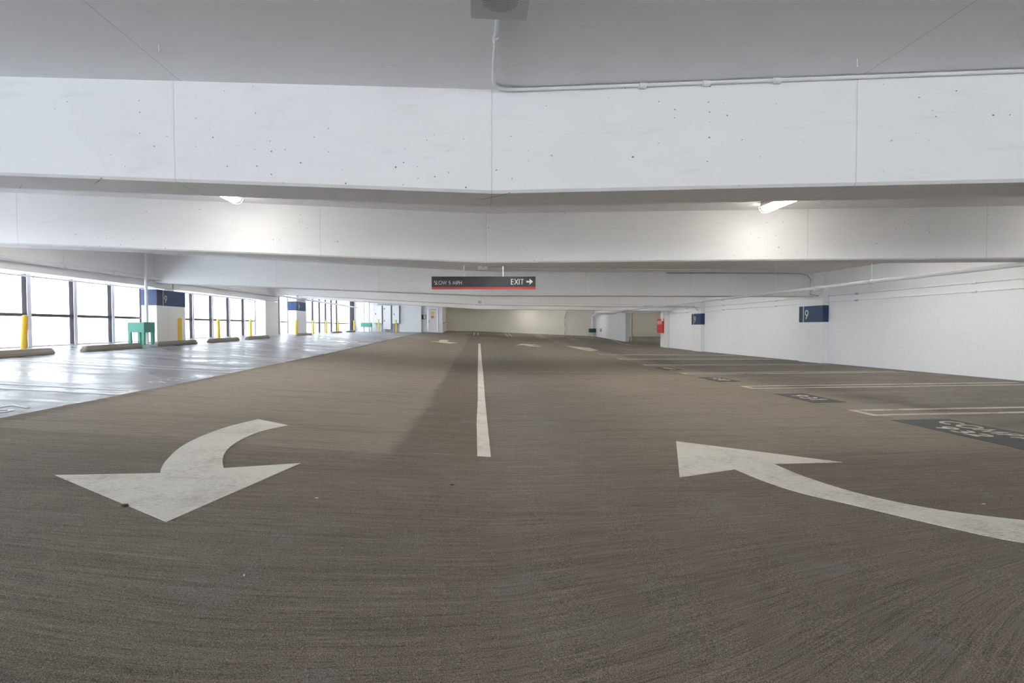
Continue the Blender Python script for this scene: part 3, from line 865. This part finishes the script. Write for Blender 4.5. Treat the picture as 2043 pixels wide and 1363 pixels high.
# ---------------------------------------------------------------- hanging sign (turned square to the aisle traffic)
def hanging_sign():
    d = 11.6
    fw = Vector((math.sin(yaw), math.cos(yaw), 0)); rt = Vector((math.cos(yaw), -math.sin(yaw), 0))
    def P(px, py, k=0.0):
        X = (px - IW / 2) / F_PX * d
        v = fw * (d - k) + rt * X
        z = -(py - VY) / F_PX * d * 1.0
        return (v.x, v.y, z)
    c = P(965, 565)
    t = thing('hanging_sign', 'long charcoal sign reading SLOW 5 MPH and EXIT with a right arrow', 'sign', c)
    def slab(x0, x1, y0, y1, k0, k1, name, m, par):
        MB().quad_box([P(x0, y1, k1), P(x1, y1, k1), P(x1, y1, k0), P(x0, y1, k0), P(x0, y0, k1), P(x1, y0, k1), P(x1, y0, k0), P(x0, y0, k0)]).build(name, m, par)
    slab(861.8, 1068.3, 552.3, 573.2, -.012, .012, 'sign_panel', m_sign, t)
    slab(861.8, 1068.3, 573.2, 577.6, -.012, .0125, 'red_strip', m_signred, t)
    def txt(s, x0, x1, ytop, ybot, w):
        L_ = text_len(s)
        sx = (x1 - x0) / L_; h = ybot - ytop
        letters(s, lambda u, v, k: P(x0 + u * sx, ybot - v * h, .0125 + .003 * k), m_white, t, w)
    txt('SLOW 5 MPH', 866.9, 922.0, 561.0, 568.3, .10)
    txt('EXIT', 1019.3, 1044.8, 557.4, 568.2, .10)
    b = MB()
    pts = [(1050, 560.9), (1056.3, 560.9), (1056.3, 556.4), (1063.2, 562.5), (1056.3, 568.6), (1056.3, 564.1), (1050, 564.1)]
    n = len(pts)
    b.v = [P(x, y, .0155) for x, y in pts] + [P(x, y, .0125) for x, y in pts]
    b.f = [list(range(n)), [n + i for i in range(n)][::-1]] + [[i, (i + 1) % n, n + (i + 1) % n, n + i] for i in range(n)]
    b.build('arrow', m_white, t)
    for px in (925.7, 1003.6):
        a = P(px, 552.3); MB().tube([a, (a[0], a[1], cz(a[0], a[1]))], .008, 6).build('hanger_rod', m_hook, t)
hanging_sign()

# ---------------------------------------------------------------- caged tube lights
def lamp_proto():
    t = thing('tube_light', 'x', 'ceiling light', (0, 0, 0))
    MB().box(-.075, .075, -.61, .61, -.065, 0).build('housing', m_house, t, bevel=.004)
    b = MB()
    prof = [(.07, -.066)] + [(.07 * math.cos(a), -.066 - .055 * math.sin(a)) for a in [math.pi * i / 10 for i in range(11)]] + [(-.07, -.066)]
    b.prism_y([(x, z) for x, z in prof[1:-1]], -.60, .60)
    b.build('diffuser', m_lamp, t, smooth=True)
    b = MB()
    for i in range(13):
        y = -.62 + i * 1.24 / 12
        b.tube([(.09 * math.cos(a), y, -.06 - .085 * math.sin(a)) for a in [math.pi * k / 8 for k in range(9)]], .0028, 5)
    for a in (0.05, .6, 1.1, 1.57, 2.04, 2.54, 3.09):
        b.tube([(.09 * math.cos(a), -.63, -.06 - .085 * math.sin(a)), (.09 * math.cos(a), .63, -.06 - .085 * math.sin(a))], .0028, 5)
    b.build('wire_guard', m_wire, t)
    return t
lp = lamp_proto()
spots = [(4.05, 6.28, 'caged tube light glowing between the first two beams, right one'), (-3.45, 6.85, 'caged tube light glowing between the first two beams, left one')]
ordn = ['leftmost', 'second from left', 'middle', 'second from right', 'rightmost']
for y, bay in ((-4.0, 'well behind the viewpoint'), (9.3, 'just past the second beam'), (11.3, 'a little past the second beam'), (18.4, 'just past the third beam'), (21.8, 'just before the fourth beam'), (26.2, 'between the last two beams'), (31.0, 'just past the farthest beam')):  # unseen rows of lamps added to brighten the interior
    for k, x in enumerate((-7.4, -3.6, .6, 4.4, 8.9)):
        spots.append((x, y, ordn[k] + ' added caged tube light ' + bay))
spots += [(-8.3, 6.2, 'added caged tube light between the first two beams, at the window end'), (8.9, 5.6, 'added caged tube light between the first two beams, at the block wall end'), (.5, 4.95, 'added caged tube light tucked right behind the first beam at the middle'), (4.6, 45.6, 'caged tube light nearest the cream end wall, middle one'), (6.6, 45.0, 'added caged tube light by the cream end wall, right of the middle one'), (3.2, 42.0, 'added caged tube light second nearest the cream end wall'), (-.5, 44.0, 'added caged tube light nearest the cream end wall, left one'), (9.0, 44.0, 'added caged tube light nearest the cream end wall, right one'),  # middle end-wall lamp inferred from its glow; the others added for brightness
          (-6.0, 38.0, 'added caged tube light over the electrical cabinets'), (1.0, 36.0, 'added caged tube light halfway from the last beam to the end wall, left'), (7.0, 36.0, 'added caged tube light halfway from the last beam to the end wall, right'),  # unseen lamps added to lift the far end
          (13.2, 44.6, 'added caged tube light beyond the exit opening, far left'), (16.6, 44.6, 'added caged tube light beyond the exit opening, far right'), (13.2, 39.5, 'added caged tube light beyond the exit opening, middle left'), (16.6, 39.5, 'added caged tube light beyond the exit opening, middle right'), (14.5, 33.5, 'added caged tube light beyond the exit opening, near one')]  # lamps added to brighten the room past the opening
for i, (x, y, lab) in enumerate(spots):
    if i == 0: r_ = lp
    else:
        r_ = lp.copy(); COL.objects.link(r_)
        for ch in lp.children:
            c_ = ch.copy(); COL.objects.link(c_); c_.parent = r_
    r_.location = (x, y, cz(x, y) + H)
    tag(r_, lab, 'ceiling light', 'caged tube lights on the ceiling')

# ---------------------------------------------------------------- far left wall: cabinets, door, reader
def cabinet(x0, x1, z0, z1, knobs, lab, legs):
    y0, y1 = 41.5, 42.03
    t = thing('electrical_cabinet', lab, 'cabinet', ((x0 + x1) / 2, 41.8, z0))
    MB().box(x0, x1, y0 + .03, y1, z0, z1).build('body', m_cab, t, bevel=.006)
    dr = MB().box(x0 + .02, x1 - .02, y0, y0 + .029, z0 + .02, z1 - .02).build('door', m_cab, t, bevel=.004)
    for kx, kz in knobs:
        MB().box(x0 + kx, x0 + kx + .05, y0 - .03, y0, kz - .06, kz + .06).build('handle', m_black, dr)
    for lx in legs:
        MB().tube([(x0 + lx, 41.85, fz(x0, 41.85)), (x0 + lx, 41.85, z0 + .01)], .05, 10).build('conduit_leg', m_pipe, t, smooth=True)
    MB().tube([((x0 + x1) / 2, 41.8, z1 - .01), ((x0 + x1) / 2, 41.8, z1 + .14)], .04, 8).build('conduit_riser', m_pipe, t, smooth=True)
cabinet(-8.60, -7.88, .32, 1.78, [(.2, 1.08)], 'white wall cabinet, leftmost of three, raised off the floor', (.5, .6))
cabinet(-7.77, -7.15, -.18, 1.78, [(.08, 1.5), (.08, .52)], 'tall white electrical cabinet in the middle reaching near the floor', (.1,))
cabinet(-7.04, -6.48, .30, 1.78, [(.14, 1.06)], 'white wall cabinet, rightmost of three, raised off the floor', (.1, .3))
pipe('cabinet_trough', [(-8.9, 41.9, 1.93), (-6.4, 41.9, 1.88)], .05, 'horizontal white trunking above the electrical cabinets', 'conduit')
t = thing('door_1', 'white steel stair door with yellow and orange notices', 'door', (-3.8, 42.1, -.44), kind='structure')
MB().box(-4.28, -4.22, 42.0, 42.1, -.46, 1.52).build('door_frame', m_door, t)
MB().box(-3.42, -3.36, 42.0, 42.1, -.46, 1.52).build('door_frame', m_door, t)
MB().box(-4.28, -3.36, 42.0, 42.1, 1.50, 1.56).build('door_frame', m_door, t)
df = MB().box(-4.21, -3.43, 42.04, 42.09, -.44, 1.50).build('door_leaf', m_door, t)
MB().box(-4.17, -4.09, 41.98, 42.04, .35, .62).build('door_handle', m_grey, df)
MB().box(-4.05, -3.55, 41.99, 42.04, 1.44, 1.49).build('door_closer', m_grey, df)
MB().box(-3.97, -3.70, 42.03, 42.04, 1.03, 1.33).build('notice', m_ylab, df)
ob = MB().box(-3.95, -3.70, 42.03, 42.04, .74, .97).build('notice', m_olab, df)
t = thing('card_reader', 'black and white intercom panel on the wall left of the door', 'wall panel', (-4.52, 42.02, .72))
MB().box(-4.71, -4.36, 41.99, 42.05, .67, 1.02).build('back_box', m_black, t)
MB().box(-4.56, -4.39, 41.975, 41.99, .70, .99).build('face_plate', m_cab, t)
pipe('handrail', [(-2.94, 42.3, .30), (-2.90, 42.4, .34), (-2.90, 46.5, .52)], .025, 'thin dark handrail on the stair block side wall', 'handrail', m_grey)

# end wall conduit with boxes
t = thing('wall_conduit', 'vertical conduit with two small boxes on the cream end wall', 'conduit', (8.13, 46.96, -.7))
MB().tube([(8.13, 46.95, fz(8.1, 46.9)), (8.13, 46.95, .95), (8.2, 46.9, 1.2), (8.3, 46.9, 1.5)], .03, 8).build('pipe_run', m_grey, t, smooth=True)
MB().box(8.02, 8.28, 46.84, 46.99, .52, .80).build('box_body', m_hook, t)
MB().box(8.06, 8.22, 46.88, 46.99, -.30, .0).build('box_body', m_hook, t)
t = thing('wall_outlet_box', 'small grey box on the white side wall near the dark green guard', 'junction box', (10.9, 44.5, -.2))
MB().box(10.86, 10.975, 44.2, 44.5, -.40, -.12).build('box_body', m_grey, t)
# corner post at the mouth of the exit opening
pipe('corner_post', [(11.45, 36.9, fz(11.4, 36.9)), (11.45, 36.9, 1.2)], .06, 'thin dark vertical post at the left edge of the exit opening', 'post', m_grey)

# ---------------------------------------------------------------- fire hose cabinet
t = thing('fire_hose_cabinet', 'red fire hose cabinet on the right wall beside the exit opening', 'cabinet', (10.9, 29.4, -.35))
MB().box(10.88, 11.055, 29.02, 29.98, -.34, .50).build('body', m_red, t, bevel=.006)
dr = MB().box(10.85, 10.879, 29.04, 29.96, -.32, .48).build('door', m_red, t, bevel=.004)
MB().box(10.843, 10.85, 29.10, 29.86, .17, .38).build('white_label', m_olab, dr)
for zz in (.33, .27, .21):
    MB().box(10.838, 10.843, 29.16, 29.80, zz - .012, zz + .012).build('label_line', m_white, dr)
t = thing('pipe_valve', 'white valve and bent pipes at the top of the column beside the red cabinet', 'valve', (10.8, 28.8, .7))
MB().tube([(10.86, 28.9, 1.765), (10.86, 28.9, .55), (10.82, 28.9, .42)], .03, 10).build('riser', m_pipe, t, smooth=True)
MB().tube([(10.86, 28.9, .80), (10.86, 28.4, .80), (10.86, 27.6, .80)], .03, 10).build('branch', m_pipe, t, smooth=True)
MB().tube([(10.80, 28.9, .36), (10.80, 28.9, .50)], .07, 12).build('valve_body', m_pipe, t, smooth=True)

# ---------------------------------------------------------------- litter
def crumb(x, y, s, m, name, lab, cat):
    bm = bmesh.new()
    bmesh.ops.create_icosphere(bm, subdivisions=2, radius=1)
    r = random.Random(int(x * 1000) + 5)
    b = MB()
    for v in bm.verts:
        k = r.uniform(.7, 1.25)
        b.v.append((x + v.co.x * s[0] * k, y + v.co.y * s[1] * k, fz(x, y) + s[2] * .8 + v.co.z * s[2] * k))
    b.f = [[v.index for v in f.verts] for f in bm.faces]
    bm.free()
    tag(b.build(name, m), lab, cat, None)
crumb(-2.014, 2.972, (.016, .012, .008), m_black, 'dead_leaf', 'small dark scrap on the edge of the left arrow', 'litter')
crumb(-1.021, 2.224, (.004, .005, .004), m_white, 'white_pebble', 'tiny white pebble on the floor below the left arrow', 'litter')
crumb(-1.024, 3.217, (.012, .006, .003), m_white, 'paper_scrap', 'tiny white paper scrap right of the left arrow', 'litter')
crumb(-.192, 3.585, (.014, .010, .004), m_black, 'dead_leaf', 'small dark scrap below the near end of the centre stripe', 'litter')
crumb(3.2, 2.95, (.014, .006, .003), m_white, 'paper_scrap', 'tiny white paper scrap above the right arrow tail', 'litter')

for o in bpy.data.objects:
    if '_o' in o: del o['_o']
